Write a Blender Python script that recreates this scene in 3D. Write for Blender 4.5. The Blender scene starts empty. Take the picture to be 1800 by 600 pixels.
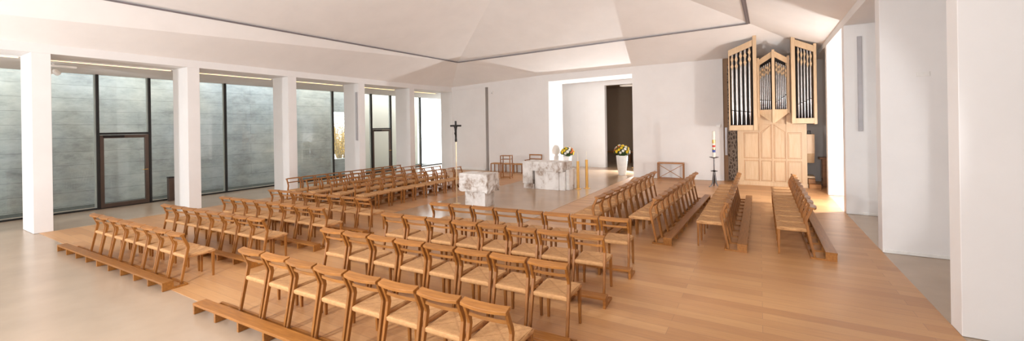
import bpy, bmesh, math, random
from mathutils import Vector, Matrix
random.seed(7)
PI = math.pi
C = bpy.context.scene.collection

# ------------------------------------------------------------------ materials
def new_mat(name):
    m = bpy.data.materials.new(name); m.use_nodes = True
    nt = m.node_tree; b = nt.nodes['Principled BSDF']
    return m, nt, b

def lnk(nt, a, b): nt.links.new(a, b)

def noise(nt, scale, vec=None, detail=3.0, rough=.55):
    n = nt.nodes.new('ShaderNodeTexNoise'); n.inputs['Scale'].default_value = scale
    n.inputs['Detail'].default_value = detail; n.inputs['Roughness'].default_value = rough
    if vec is not None: lnk(nt, vec, n.inputs['Vector'])
    return n

def ramp(nt, fac, stops):
    r = nt.nodes.new('ShaderNodeValToRGB'); e = r.color_ramp.elements
    while len(e) < len(stops): e.new(.5)
    for k, (p, c) in enumerate(stops):
        e[k].position = p; e[k].color = (*c, 1)
    lnk(nt, fac, r.inputs['Fac']); return r

def mapping(nt, scale=(1, 1, 1), rot=(0, 0, 0), src='Object'):
    t = nt.nodes.new('ShaderNodeTexCoord'); m = nt.nodes.new('ShaderNodeMapping')
    m.inputs['Scale'].default_value = scale; m.inputs['Rotation'].default_value = rot
    lnk(nt, t.outputs[src], m.inputs['Vector']); return m.outputs['Vector']

def bump(nt, b, h, strength=.2, dist=.01):
    n = nt.nodes.new('ShaderNodeBump'); n.inputs['Strength'].default_value = strength
    n.inputs['Distance'].default_value = dist
    lnk(nt, h, n.inputs['Height']); lnk(nt, n.outputs['Normal'], b.inputs['Normal'])

def simple(name, col, rough=.5, metal=0., var=.06, scale=6., spec=.5, src='Object'):
    m, nt, b = new_mat(name)
    n = noise(nt, scale, mapping(nt, src=src))
    lo = tuple(max(0, c * (1 - var)) for c in col); hi = tuple(min(1, c * (1 + var)) for c in col)
    r = ramp(nt, n.outputs['Fac'], [(.3, lo), (.7, hi)])
    lnk(nt, r.outputs['Color'], b.inputs['Base Color'])
    b.inputs['Roughness'].default_value = rough; b.inputs['Metallic'].default_value = metal
    b.inputs['Specular IOR Level'].default_value = spec
    return m

def wood(name, dark, light, rough=.42, axis=2, scale=1., randomize=.12):
    m, nt, b = new_mat(name)
    s = [14 * scale] * 3; s[axis] = 1.4 * scale
    n = noise(nt, 3., mapping(nt, tuple(s)), 5., .6)
    r = ramp(nt, n.outputs['Fac'], [(.3, dark), (.7, light)])
    oi = nt.nodes.new('ShaderNodeObjectInfo')
    hv = nt.nodes.new('ShaderNodeHueSaturation')
    mr = nt.nodes.new('ShaderNodeMapRange'); lnk(nt, oi.outputs['Random'], mr.inputs['Value'])
    mr.inputs['To Min'].default_value = 1 - randomize; mr.inputs['To Max'].default_value = 1 + randomize
    lnk(nt, mr.outputs['Result'], hv.inputs['Value']); lnk(nt, r.outputs['Color'], hv.inputs['Color'])
    lnk(nt, hv.outputs['Color'], b.inputs['Base Color'])
    b.inputs['Roughness'].default_value = rough
    bump(nt, b, n.outputs['Fac'], .08, .004)
    return m

def boards(name):
    m, nt, b = new_mat(name)
    v = mapping(nt)
    br = nt.nodes.new('ShaderNodeTexBrick'); lnk(nt, v, br.inputs['Vector'])
    br.offset = .37; br.offset_frequency = 2
    br.inputs['Color1'].default_value = (0, 0, 0, 1); br.inputs['Color2'].default_value = (1, 1, 1, 1)
    br.inputs['Mortar'].default_value = (.5, .5, .5, 1)
    br.inputs['Scale'].default_value = 1.; br.inputs['Brick Width'].default_value = 2.3
    br.inputs['Row Height'].default_value = .17; br.inputs['Mortar Size'].default_value = .0015
    br.inputs['Bias'].default_value = 0.
    n = noise(nt, 2.2, mapping(nt, (1.2, 16, 1)), 6., .62)
    mx = nt.nodes.new('ShaderNodeMix'); mx.data_type = 'FLOAT'; mx.inputs[0].default_value = .6
    lnk(nt, br.outputs['Color'], mx.inputs[2]); lnk(nt, n.outputs['Fac'], mx.inputs[3])
    r = ramp(nt, mx.outputs[0], [(.15, (.42, .195, .080)), (.5, (.54, .28, .118)), (.85, (.64, .36, .162))])
    d = nt.nodes.new('ShaderNodeMix'); d.data_type = 'RGBA'
    lnk(nt, br.outputs['Fac'], d.inputs[0]); lnk(nt, r.outputs['Color'], d.inputs[6]); d.inputs[7].default_value = (.29, .155, .085, 1)
    lnk(nt, d.outputs[2], b.inputs['Base Color'])
    b.inputs['Roughness'].default_value = .36
    rr = nt.nodes.new('ShaderNodeMapRange'); lnk(nt, n.outputs['Fac'], rr.inputs['Value'])
    rr.inputs['To Min'].default_value = .3; rr.inputs['To Max'].default_value = .46
    lnk(nt, rr.outputs['Result'], b.inputs['Roughness'])
    bump(nt, b, n.outputs['Fac'], .05, .004)
    return m

def plaster(name, col, brick=False, rough=.85, bstr=.12):
    m, nt, b = new_mat(name)
    n = noise(nt, 1.3, mapping(nt), 5., .6)
    lo = tuple(c * .95 for c in col)
    r = ramp(nt, n.outputs['Fac'], [(.3, lo), (.7, col)])
    lnk(nt, r.outputs['Color'], b.inputs['Base Color'])
    b.inputs['Roughness'].default_value = rough; b.inputs['Specular IOR Level'].default_value = .3
    if brick:
        br = nt.nodes.new('ShaderNodeTexBrick'); lnk(nt, mapping(nt, rot=(PI / 2, 0, 0)), br.inputs['Vector'])
        br.inputs['Scale'].default_value = 1.; br.inputs['Brick Width'].default_value = .25; br.inputs['Row Height'].default_value = .078
        br.inputs['Mortar Size'].default_value = .006
        br.inputs['Color1'].default_value = (1, 1, 1, 1); br.inputs['Color2'].default_value = (.85, .85, .85, 1); br.inputs['Mortar'].default_value = (0, 0, 0, 1)
        bump(nt, b, br.outputs['Color'], bstr, .02)
    else:
        n2 = noise(nt, 40, mapping(nt), 3.); bump(nt, b, n2.outputs['Fac'], .04, .01)
    return m

def concrete(name):
    m, nt, b = new_mat(name)
    n = noise(nt, 1.5, mapping(nt, (1, .55, 1.2)), 12., .78)
    r = ramp(nt, n.outputs['Fac'], [(.28, (.23, .24, .235)), (.5, (.45, .465, .455)), (.72, (.62, .63, .61))])
    w = nt.nodes.new('ShaderNodeTexBrick'); lnk(nt, mapping(nt, rot=(0, PI / 2, 0), scale=(1, 1, 1)), w.inputs['Vector'])
    # board marks: rows along z
    tc = nt.nodes.new('ShaderNodeTexCoord'); sp = nt.nodes.new('ShaderNodeSeparateXYZ'); lnk(nt, tc.outputs['Object'], sp.inputs[0])
    cb = nt.nodes.new('ShaderNodeCombineXYZ'); lnk(nt, sp.outputs['Y'], cb.inputs['X']); lnk(nt, sp.outputs['Z'], cb.inputs['Y'])
    nn = noise(nt, .7, tc.outputs['Object'], 2.); add = nt.nodes.new('ShaderNodeVectorMath'); add.operation = 'MULTIPLY_ADD'
    lnk(nt, nn.outputs['Color'], add.inputs[0]); add.inputs[1].default_value = (0, .05, 0); lnk(nt, cb.outputs[0], add.inputs[2])
    lnk(nt, add.outputs[0], w.inputs['Vector'])
    w.inputs['Scale'].default_value = 1.; w.inputs['Brick Width'].default_value = 9.; w.inputs['Row Height'].default_value = .40
    w.inputs['Mortar Size'].default_value = .007; w.inputs['Mortar Smooth'].default_value = .6
    w.inputs['Color1'].default_value = (1, 1, 1, 1); w.inputs['Color2'].default_value = (.90, .91, .91, 1); w.inputs['Mortar'].default_value = (.42, .43, .42, 1)
    mx = nt.nodes.new('ShaderNodeMix'); mx.data_type = 'RGBA'; mx.blend_type = 'MULTIPLY'; mx.inputs[0].default_value = .8
    lnk(nt, r.outputs['Color'], mx.inputs[6]); lnk(nt, w.outputs['Color'], mx.inputs[7])
    gn = noise(nt, .28, mapping(nt), 4., .6); gr = ramp(nt, gn.outputs['Fac'], [(.4, (.93, .98, 1.)), (.6, (1., .985, .90))])
    m2 = nt.nodes.new('ShaderNodeMix'); m2.data_type = 'RGBA'; m2.blend_type = 'MULTIPLY'; m2.inputs[0].default_value = 1.
    lnk(nt, mx.outputs[2], m2.inputs[6]); lnk(nt, gr.outputs['Color'], m2.inputs[7])
    lnk(nt, m2.outputs[2], b.inputs['Base Color']); b.inputs['Roughness'].default_value = .9
    bump(nt, b, n.outputs['Fac'], .3, .03)
    return m

def marble(name):
    m, nt, b = new_mat(name)
    v = mapping(nt, (1, 1, .75))
    n = noise(nt, 2.6, v, 9., .66); n.inputs['Distortion'].default_value = .25
    r = ramp(nt, n.outputs['Fac'], [(.31, (.20, .13, .09)), (.39, (.44, .35, .29)), (.46, (.72, .68, .645)), (.57, (.84, .81, .78))])
    lnk(nt, r.outputs['Color'], b.inputs['Base Color']); b.inputs['Roughness'].default_value = .5
    n2 = noise(nt, 7, v, 6., .7); bump(nt, b, n2.outputs['Fac'], .35, .03)
    return m

def cord(name):
    # woven paper cord seat: four triangles of cord running parallel to the edges
    m, nt, b = new_mat(name)
    tc = nt.nodes.new('ShaderNodeTexCoord'); sp = nt.nodes.new('ShaderNodeSeparateXYZ'); lnk(nt, tc.outputs['Object'], sp.inputs[0])
    def mth(op, a, bb=None):
        k = nt.nodes.new('ShaderNodeMath'); k.operation = op
        for i, x in enumerate((a, bb)):
            if x is None: continue
            if isinstance(x, (int, float)): k.inputs[i].default_value = x
            else: lnk(nt, x, k.inputs[i])
        return k.outputs[0]
    ax = mth('ABSOLUTE', sp.outputs['X']); ay = mth('ABSOLUTE', mth('SUBTRACT', sp.outputs['Y'], .27))
    g = mth('MAXIMUM', ax, ay)
    st = mth('ABSOLUTE', mth('SINE', mth('MULTIPLY', g, 300.)))
    n = noise(nt, 30, tc.outputs['Object'], 4.)
    dg = mth('ABSOLUTE', mth('SUBTRACT', ax, ay))
    dgm = nt.nodes.new('ShaderNodeMapRange'); lnk(nt, dg, dgm.inputs['Value']); dgm.inputs['From Max'].default_value = .02
    dgm.inputs['To Min'].default_value = .62; dgm.inputs['To Max'].default_value = 1.
    f = mth('MULTIPLY', mth('ADD', mth('MULTIPLY', st, .45), mth('MULTIPLY', n.outputs['Fac'], .6)), dgm.outputs[0])
    r = ramp(nt, f, [(.12, (.20, .085, .027)), (.45, (.47, .235, .092)), (.8, (.61, .34, .145))])
    lnk(nt, r.outputs['Color'], b.inputs['Base Color']); b.inputs['Roughness'].default_value = .8
    bump(nt, b, st, .35, .003)
    return m

def glass(name, tint=(.96, .97, .96)):
    m = bpy.data.materials.new(name); m.use_nodes = True; nt = m.node_tree
    for n in list(nt.nodes): nt.nodes.remove(n)
    o = nt.nodes.new('ShaderNodeOutputMaterial'); t = nt.nodes.new('ShaderNodeBsdfTransparent'); g = nt.nodes.new('ShaderNodeBsdfGlossy')
    t.inputs['Color'].default_value = (*tint, 1); g.inputs['Roughness'].default_value = .01
    lw = nt.nodes.new('ShaderNodeLayerWeight'); lw.inputs['Blend'].default_value = .5
    pw = nt.nodes.new('ShaderNodeMath'); pw.operation = 'POWER'; pw.inputs[1].default_value = 5.; lnk(nt, lw.outputs['Facing'], pw.inputs[0])
    f = nt.nodes.new('ShaderNodeMath'); f.operation = 'MULTIPLY_ADD'; f.inputs[1].default_value = .94; f.inputs[2].default_value = .035; lnk(nt, pw.outputs[0], f.inputs[0])
    mx = nt.nodes.new('ShaderNodeMixShader')
    lnk(nt, f.outputs[0], mx.inputs[0]); lnk(nt, t.outputs[0], mx.inputs[1]); lnk(nt, g.outputs[0], mx.inputs[2]); lnk(nt, mx.outputs[0], o.inputs['Surface'])
    return m

def emis(name, col, s):
    m, nt, b = new_mat(name); b.inputs['Base Color'].default_value = (*col, 1)
    b.inputs['Emission Color'].default_value = (*col, 1); b.inputs['Emission Strength'].default_value = s
    n = noise(nt, 3.); r = ramp(nt, n.outputs['Fac'], [(.4, tuple(c * .97 for c in col)), (.6, col)]); lnk(nt, r.outputs['Color'], b.inputs['Emission Color'])
    return m

def pebble(name):
    m, nt, b = new_mat(name)
    v = nt.nodes.new('ShaderNodeTexVoronoi'); v.feature = 'DISTANCE_TO_EDGE'; v.inputs['Scale'].default_value = 9.
    lnk(nt, mapping(nt, (1.3, 1, .8)), v.inputs['Vector'])
    r = ramp(nt, v.outputs['Distance'], [(.05, (.30, .24, .19)), (.16, (.20, .15, .115)), (.22, (.09, .065, .05))])
    lnk(nt, r.outputs['Color'], b.inputs['Base Color']); b.inputs['Roughness'].default_value = .8
    bump(nt, b, v.outputs['Distance'], .6, .03)
    return m

M = {}
M['wall'] = plaster('white_plaster', (.835, .81, .795))
M['wallb'] = plaster('white_brick', (.835, .81, .795), True)
M['ceil'] = plaster('ceiling_plaster', (.90, .868, .845))
M['stone'] = simple('polished_stone', (.445, .335, .24), .24, var=.07, scale=1.6)
M['slab'] = simple('altar_stone', (.44, .295, .185), .2, var=.06, scale=1.4)
M['boards'] = boards('oak_boards')
M['oak'] = wood('oak_chair', (.23, .080, .014), (.37, .145, .027), .4, 2)
M['oakx'] = wood('oak_plank', (.255, .092, .016), (.39, .158, .032), .4, 0)
M['organ'] = wood('organ_oak', (.56, .37, .21), (.63, .45, .28), .45, 2, .6, .04)
M['organside'] = wood('organ_oak_face', (.56, .365, .205), (.62, .44, .27), .45, 2, .6, .03)
M['pipe'] = simple('pipe_metal', (.50, .475, .46), .3, .85, .08, 5.)
M['pipefoot'] = simple('pipe_metal_bright', (.74, .70, .70), .18, .9, .05, 5.)
M['dark'] = simple('dark_frame_metal', (.02, .018, .017), .42, .3)
M['door'] = simple('bronze_door_metal', (.10, .066, .05), .35, .4)
M['black'] = simple('black_bronze', (.018, .014, .012), .5, .5)
M['blackin'] = simple('organ_interior', (.02, .014, .012), .8)
M['conc'] = concrete('board_marked_concrete')
M['soil'] = simple('dark_soil', (.05, .055, .045), .95, var=.4, scale=14)
M['cream'] = plaster('painted_sun_cream', (.80, .765, .66))  # cream stands in for sunlight on the courtyard wall
M['marble'] = marble('veined_marble')
M['cord'] = cord('paper_cord')
M['glass'] = glass('clear_glass')
M['seal'] = simple('grey_glass_edge', (.42, .46, .43), .3)
M['gold'] = simple('brass', (.72, .42, .12), .3, .85, .05)
M['brassrod'] = simple('pale_brass', (.86, .66, .40), .3, .7, .05)
M['wax'] = simple('white_wax', (.85, .80, .70), .5)
M['white'] = simple('white_lacquer', (.82, .80, .77), .35)
M['grey'] = simple('grey_metal', (.45, .43, .44), .4, .3)
M['joint'] = simple('grey_track_metal', (.19, .165, .175), .5, .3)
M['brown'] = plaster('painted_dim_plaster', (.30, .215, .15))  # brown stands in for the dimness of the unlit chapel
M['darkwood'] = wood('dark_stained_wood', (.16, .065, .022), (.26, .115, .04), .4, 0)
M['slot'] = simple('brown_reveal', (.30, .18, .10), .7)
M['pebble'] = pebble('pebble_grille')
M['iron'] = simple('forged_iron', (.16, .15, .15), .4, .8)
M['led'] = emis('warm_led', (1., .72, .36), 2.2)
M['lamp'] = emis('lamp_disc', (1., .85, .7), .5)
M['leaf'] = simple('green_leaves', (.045, .085, .02), .6, var=.4, scale=20)
M['yellow'] = simple('yellow_petals', (.86, .62, .03), .6, var=.15, scale=40)
M['whitep'] = simple('white_petals', (.86, .84, .76), .6, var=.08, scale=40)
M['orange'] = simple('orange_petals', (.62, .17, .03), .6, var=.2, scale=40)
M['purple'] = simple('dark_red_petals', (.20, .03, .04), .6, var=.2, scale=40)
M['twig'] = simple('autumn_leaves', (.62, .42, .13), .8, var=.5, scale=30)
M['bark'] = simple('pale_bark', (.42, .33, .22), .9, var=.3, scale=20)
M['red'] = simple('red_wax', (.55, .05, .03), .5)
M['blue'] = simple('blue_wax', (.05, .08, .30), .5)

# ------------------------------------------------------------------ mesh builder
class MB:
    def __init__(s): s.v = []; s.f = []
    def hexa(s, p):
        b = len(s.v); s.v += [tuple(q) for q in p]
        for f in ((0, 3, 2, 1), (4, 5, 6, 7), (0, 1, 5, 4), (1, 2, 6, 5), (2, 3, 7, 6), (3, 0, 4, 7)): s.f.append(tuple(b + i for i in f))
        return s
    def box(s, x0, x1, y0, y1, z0, z1, fn=None):
        p = [(x0, y0, z0), (x1, y0, z0), (x1, y1, z0), (x0, y1, z0), (x0, y0, z1), (x1, y0, z1), (x1, y1, z1), (x0, y1, z1)]
        if fn: p = [fn(*q) for q in p]
        return s.hexa(p)
    def sweep(s, pts, secs, wdir=(1, 0, 0), close=True):
        # rectangular section (w along wdir, d across) swept along pts
        w0 = Vector(wdir); rings = []
        n = len(pts); P = [Vector(p) for p in pts]
        for i in range(n):
            t = (P[min(i + 1, n - 1)] - P[max(i - 1, 0)]).normalized()
            d = t.cross(w0).normalized(); w = d.cross(t).normalized()
            hw, hd = secs[i][0] / 2, secs[i][1] / 2
            b = len(s.v)
            for a, c in ((-1, -1), (1, -1), (1, 1), (-1, 1)): s.v.append(tuple(P[i] + w * (a * hw) + d * (c * hd)))
            rings.append(b)
        for i in range(n - 1):
            a, b = rings[i], rings[i + 1]
            for k in range(4): s.f.append((a + k, a + (k + 1) % 4, b + (k + 1) % 4, b + k))
        a, b = rings[0], rings[-1]
        s.f.append((a + 3, a + 2, a + 1, a)); s.f.append((b, b + 1, b + 2, b + 3))
        return s
    def bar(s, p0, p1, w, d=None, wdir=None):
        d = d or w; t = (Vector(p1) - Vector(p0)).normalized()
        if wdir is None: wdir = (1, 0, 0) if abs(t.x) < .8 else (0, 1, 0)
        return s.sweep([p0, p1], [(w, d)] * 2, wdir)
    def lathe(s, cx, cy, prof, n=20, cap=True):
        b = len(s.v)
        for r, z in prof:
            for k in range(n):
                a = 2 * PI * k / n; s.v.append((cx + r * math.cos(a), cy + r * math.sin(a), z))
        for i in range(len(prof) - 1):
            for k in range(n):
                s.f.append((b + i * n + k, b + i * n + (k + 1) % n, b + (i + 1) * n + (k + 1) % n, b + (i + 1) * n + k))
        if cap:
            s.f.append(tuple(b + k for k in reversed(range(n)))); e = b + (len(prof) - 1) * n; s.f.append(tuple(e + k for k in range(n)))
        return s
    def tube(s, pts, r, n=8):
        P = [Vector(p) for p in pts]; rs = r if isinstance(r, (list, tuple)) else [r] * len(P)
        b = len(s.v)
        for i, p in enumerate(P):
            t = (P[min(i + 1, len(P) - 1)] - P[max(i - 1, 0)]).normalized()
            a = t.cross(Vector((0, 0, 1)));
            if a.length < .05: a = t.cross(Vector((1, 0, 0)))
            a.normalize(); c = t.cross(a).normalized()
            for k in range(n):
                q = 2 * PI * k / n; s.v.append(tuple(p + (a * math.cos(q) + c * math.sin(q)) * rs[i]))
        for i in range(len(P) - 1):
            for k in range(n):
                s.f.append((b + i * n + k, b + i * n + (k + 1) % n, b + (i + 1) * n + (k + 1) % n, b + (i + 1) * n + k))
        s.f.append(tuple(b + k for k in reversed(range(n)))); e = b + (len(P) - 1) * n; s.f.append(tuple(e + k for k in range(n)))
        return s
    def prism(s, poly, fn, d0, d1):
        # poly of 2-D points, extruded from d0 to d1; fn(a, b, d) gives the point
        b = len(s.v); n = len(poly)
        for d in (d0, d1):
            for a, c in poly: s.v.append(tuple(fn(a, c, d)))
        s.f.append(tuple(b + k for k in reversed(range(n)))); s.f.append(tuple(b + n + k for k in range(n)))
        for k in range(n): s.f.append((b + k, b + (k + 1) % n, b + n + (k + 1) % n, b + n + k))
        return s
    def blob(s, c, r, n=8, m=6, jit=0., sq=(1, 1, 1)):
        b = len(s.v)
        for i in range(1, m):
            th = PI * i / m
            for k in range(n):
                a = 2 * PI * k / n; q = r * (1 + random.uniform(-jit, jit))
                s.v.append((c[0] + q * sq[0] * math.sin(th) * math.cos(a), c[1] + q * sq[1] * math.sin(th) * math.sin(a), c[2] + q * sq[2] * math.cos(th)))
        t = len(s.v); s.v.append((c[0], c[1], c[2] + r * sq[2])); u = len(s.v); s.v.append((c[0], c[1], c[2] - r * sq[2]))
        for i in range(m - 2):
            for k in range(n): s.f.append((b + i * n + k, b + (i + 1) * n + k, b + (i + 1) * n + (k + 1) % n, b + i * n + (k + 1) % n))
        for k in range(n):
            s.f.append((t, b + k, b + (k + 1) % n)); e = b + (m - 2) * n; s.f.append((u, e + (k + 1) % n, e + k))
        return s
    def build(s, name, mat, parent=None, bevel=0., smooth=False, fixn=True):
        me = bpy.data.meshes.new(name); me.from_pydata(s.v, [], s.f)
        bm = bmesh.new(); bm.from_mesh(me)
        if fixn: bmesh.ops.recalc_face_normals(bm, faces=bm.faces)
        if bevel:
            ed = [e for e in bm.edges if len(e.link_faces) == 2 and e.calc_face_angle(0) > .5]
            bmesh.ops.bevel(bm, geom=ed, offset=bevel, segments=1, affect='EDGES', clamp_overlap=True)
        if smooth:
            for f in bm.faces: f.smooth = True
            for e in bm.edges:
                if len(e.link_faces) == 2 and e.calc_face_angle(0) > .7: e.smooth = False
        bm.to_mesh(me); bm.free()
        me.materials.append(M[mat] if isinstance(mat, str) else mat)
        o = bpy.data.objects.new(name, me); C.objects.link(o)
        if parent: o.parent = parent
        return o

def tag(o, label, cat, group=None, kind=None):
    o['label'] = label; o['category'] = cat
    if group: o['group'] = group
    if kind: o['kind'] = kind
    return o

def thing(name, label, cat, loc=(0, 0, 0), rz=0., group=None, kind=None):
    o = bpy.data.objects.new(name, None); C.objects.link(o); o.location = loc; o.rotation_euler = (0, 0, rz)
    o.empty_display_size = .1
    return tag(o, label, cat, group, kind)

def struct(name, mb, mat, label, cat='wall', **k):
    return tag(mb.build(name, mat, **k), label, cat, kind='structure')

def copy_tree(o, parent=None):
    c = o.copy(); C.objects.link(c); c.parent = parent
    for ch in o.children: copy_tree(ch, c)
    return c

# ------------------------------------------------------------------ camera
F, H, PY, ROLL, YAW = 731., 2.15, 221., math.radians(.9), math.radians(30.76)
fw = Vector((-math.sin(YAW), math.cos(YAW), 0)); rt = Vector((math.cos(YAW), math.sin(YAW), 0)); up = Vector((0, 0, 1))
cr = rt * math.cos(ROLL) - up * math.sin(ROLL); cu = rt * math.sin(ROLL) + up * math.cos(ROLL)
cam = bpy.data.cameras.new('camera'); co = bpy.data.objects.new('camera', cam); C.objects.link(co)
co.matrix_world = Matrix(((cr.x, cu.x, -fw.x, 0), (cr.y, cu.y, -fw.y, 0), (cr.z, cu.z, -fw.z, H), (0, 0, 0, 1)))
cam.sensor_width = 36; cam.sensor_fit = 'HORIZONTAL'; cam.lens = F / 1800 * 36; cam.shift_y = -(300 - PY) / 1800
cam.clip_start = .05; cam.clip_end = 300
bpy.context.scene.camera = co

# ------------------------------------------------------------------ room shell
XL, XR, XG = -13.3, 1.69, -15.88
def yb(u): return 16.85 + .052 * (u + 6)                       # plane of the back wall
def BW(u, d, z): return (u, yb(u) + d, z)
def lerp_tab(t, x):
    for (x0, z0), (x1, z1) in zip(t, t[1:]):
        if x <= x1: return z0 + (z1 - z0) * (x - x0) / (x1 - x0)
    return t[-1][1]
ZT = [(-17, 4.1), (-13.3, 4.12), (-8.3, 4.39), (-4.45, 4.46), (1.69, 4.5), (5, 4.5)]
def zt(u): return lerp_tab(ZT, u)
ZH = [(-17, 3.93), (-13.3, 3.97), (-11.2, 4.02), (-4.4, 4.17), (5, 4.3)]
def zh(u): return lerp_tab(ZH, u)

struct('floor', MB().box(-16.4, 4.6, -7, 24.5, -.3, -.004), 'stone', 'pale polished stone floor of entrance and side bays', 'floor')
struct('floor_boards', MB().prism([(XL, 2.46), (XR, 2.46), (XR, 15.3), (2.3, 15.3), (2.3, 18.4), (-1.2, 18.4), (-1.2, 16.95), (-13.6, 16.4), (XL, 16.4)], lambda a, c, d: (a, c, d), -.02, 0.), 'boards', 'oak plank floor under all the chair rows', 'floor')
struct('altar_floor', MB().box(-7.95, -4.5, 7.45, 20.4, -.02, .004), 'slab', 'polished stone strip running under the altar to the rear opening', 'floor')

# back wall
def bwbox(mb, u0, u1, d0, d1, z0, z1=None):
    p = [BW(u0, d0, z0(u0) if callable(z0) else z0), BW(u1, d0, z0(u1) if callable(z0) else z0), BW(u1, d1, z0(u1) if callable(z0) else z0), BW(u0, d1, z0(u0) if callable(z0) else z0)]
    g = z1 or (lambda u: zt(u) + .09)
    z = lambda u: g(u) if callable(g) else g
    p += [BW(u0, d0, z(u0)), BW(u1, d0, z(u1)), BW(u1, d1, z(u1)), BW(u0, d1, z(u0))]
    mb.hexa(p)
mb = MB()
bwbox(mb, -14.0, -13.3, 0, .4, -.1); bwbox(mb, -13.3, -11.36, 0.03, .4, -.1, zh); bwbox(mb, -13.3, -8.3, 0, .4, zh)
bwbox(mb, -11.18, -8.05, 0, 1.5, -.1, zh); bwbox(mb, -8.3, -8.05, 0, 1.5, zh)
bwbox(mb, -8.05, -4.45, 0, 1.5, zh); bwbox(mb, -4.45, -4.4, 0, .5, zh)
bwbox(mb, -4.4, -1.14, 0, .5, -.1)
bwbox(mb, -11.36, -11.18, .32, .4, -.1, zh)
struct('wall_back', mb, 'wallb', 'whitewashed brick rear wall behind the altar with wide opening', 'wall')
mb = MB(); bwbox(mb, -11.36, -11.18, .28, .32, 0, zh)
struct('trim_1', mb, 'slot', 'tall brown slot in the rear wall beside the flush panel', 'wall recess')
mb = MB(); bwbox(mb, -1.139, -.7, .06, .2, 0)
struct('trim_2', mb, 'slot', 'tall brown recess in the rear wall beside the organ', 'wall recess')
mb = MB(); bwbox(mb, -1.0, -.72, .03, .06, .03, 4.25)
struct('trim_3', mb, 'pebble', 'dark pebble-patterned grille strip beside the organ', 'grille')
mb = MB(); bwbox(mb, -.7, 2.3, 1.0, 1.3, -.1); bwbox(mb, -.72, -.7, .06, 1.3, -.1)
struct('wall_organ_recess', mb, 'wallb', 'whitewashed brick wall behind the organ', 'wall')
mb = MB(); bwbox(mb, -13.3, -11.38, -.015, .03, 0, .07); bwbox(mb, -11.17, -8.06, -.015, 0, 0, .07)
struct('baseboard_back', mb, 'white', 'low white baseboard along the rear wall', 'baseboard')
# niche behind the opening
struct('wall_niche', MB().box(-11, -6.56, 20.0, 20.3, -.1, 4.6).box(-5.1, -3.9, 20.0, 20.3, -.1, 4.6).box(-6.56, -5.1, 20.0, 20.3, 4.07, 4.6)
       .box(-3.9, -3.6, 17.45, 20.3, -.1, 4.6).box(-11.2, -11, 18.2, 20.3, -.1, 4.6), 'wall', 'pale plastered wall seen through the rear opening', 'wall')
struct('ceiling_niche', MB().box(-11, -3.6, 17.4, 20.3, 4.3, 4.4), 'ceil', 'white ceiling of the passage behind the opening', 'ceiling')
struct('wall_side_chapel', MB().box(-8.5, -8.3, 20.3, 23.6, -.1, 4.3).box(-8.5, -3.4, 23.4, 23.6, -.1, 4.3).box(-3.6, -3.4, 20.3, 23.6, -.1, 4.3), 'brown', 'chapel wall beyond the opening, dimness put into its brown colour', 'wall')
struct('ceiling_chapel', MB().box(-8.5, -3.4, 20.3, 23.6, 4.2, 4.3), 'brown', 'chapel ceiling beyond the opening, dimness put into its brown colour', 'ceiling')
b = thing('wall_bench', 'thin wall bench along the dim chapel wall', 'bench', (-6.2, 23.1, 0), kind=None)
MB().box(-1.9, 1.9, -.2, .29, .56, .62).build('seat', 'oakx', b); [MB().box(x, x + .06, -.1, .2, 0, .56).build('leg', 'oak', b) for x in (-1.6, 0, 1.5)]
d = thing('ceiling_lamp', 'round disc lamp on the dim chapel ceiling', 'lamp', (-5.9, 22.0, 4.2))
MB().lathe(0, 0, [(.45, -.05), (.45, 0)], 28).build('diffuser', 'lamp', d); MB().lathe(0, 0, [(.47, -.03), (.47, 0)], 28).build('rim', 'white', d)
st = thing('brass_stele', 'slender brass column standing in the dim chapel doorway', 'column', (-5.25, 20.5, 0))
MB().box(-.06, .06, -.06, .06, .02, 2.1).build('shaft', 'gold', st, bevel=.004); MB().box(-.12, .12, -.12, .12, 0, .02).build('base', 'gold', st)

# colonnade
PILL = [-.42, 2.38, 5.19, 7.99, 10.79, 13.52]
PDESC = ['first, beside the entrance floor', 'beside the front chair rows', 'behind the second chair rows', 'at the end of the side chair rows', 'carrying the grey column speaker', 'next to the far glass door']
for k, y in enumerate(PILL):
    t = struct('pillar', MB().box(-14.18, XL, y, y + .29, 0, 3.88), 'wall', 'white colonnade pillar ' + PDESC[k], 'pillar', bevel=.004)
struct('wall_left', MB().box(-14.18, XL, -7, 16.45, 3.88, 4.4), 'wall', 'white beam over the colonnade pillars', 'wall')
struct('wall_passage', MB().box(-14.0, -13.7, 16.85, 22, -.1, 4.2).box(-15.95, -13.7, 22, 22.2, -.1, 4.2), 'wall', 'white end wall of the glazed passage', 'wall')
struct('ceiling_colonnade', MB().hexa([(-15.95, -7, 3.75), (-14.19, -7, 3.86), (-14.19, 22, 3.86), (-15.95, 22, 3.75), (-15.95, -7, 4.2), (-14.19, -7, 4.2), (-14.19, 22, 4.2), (-15.95, 22, 4.2)]), 'ceil', 'sloped ceiling of the glazed passage behind the pillars', 'ceiling')
seg = [(-.1, 2.36), (2.69, 5.17), (5.5, 7.97), (8.3, 10.77), (11.1, 13.5), (13.83, 16.3)]
sd = ['first bay by the entrance', 'bay of the glass door', 'third bay', 'fourth bay', 'bay of the far glass door', 'last bright bay']
for (a, bb), s in zip(seg, sd):
    t = thing('light_strip', 'warm light strip under the passage ceiling, ' + s, 'light strip', (-14.24, (a + bb) / 2, 3.84), group=None)
    L = (bb - a) / 2
    MB().box(-.006, .006, -L, L, 0, .010).build('diffuser', 'led', t); MB().box(-.02, .02, -L, L, .012, .025).build('housing', 'white', t)

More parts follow.
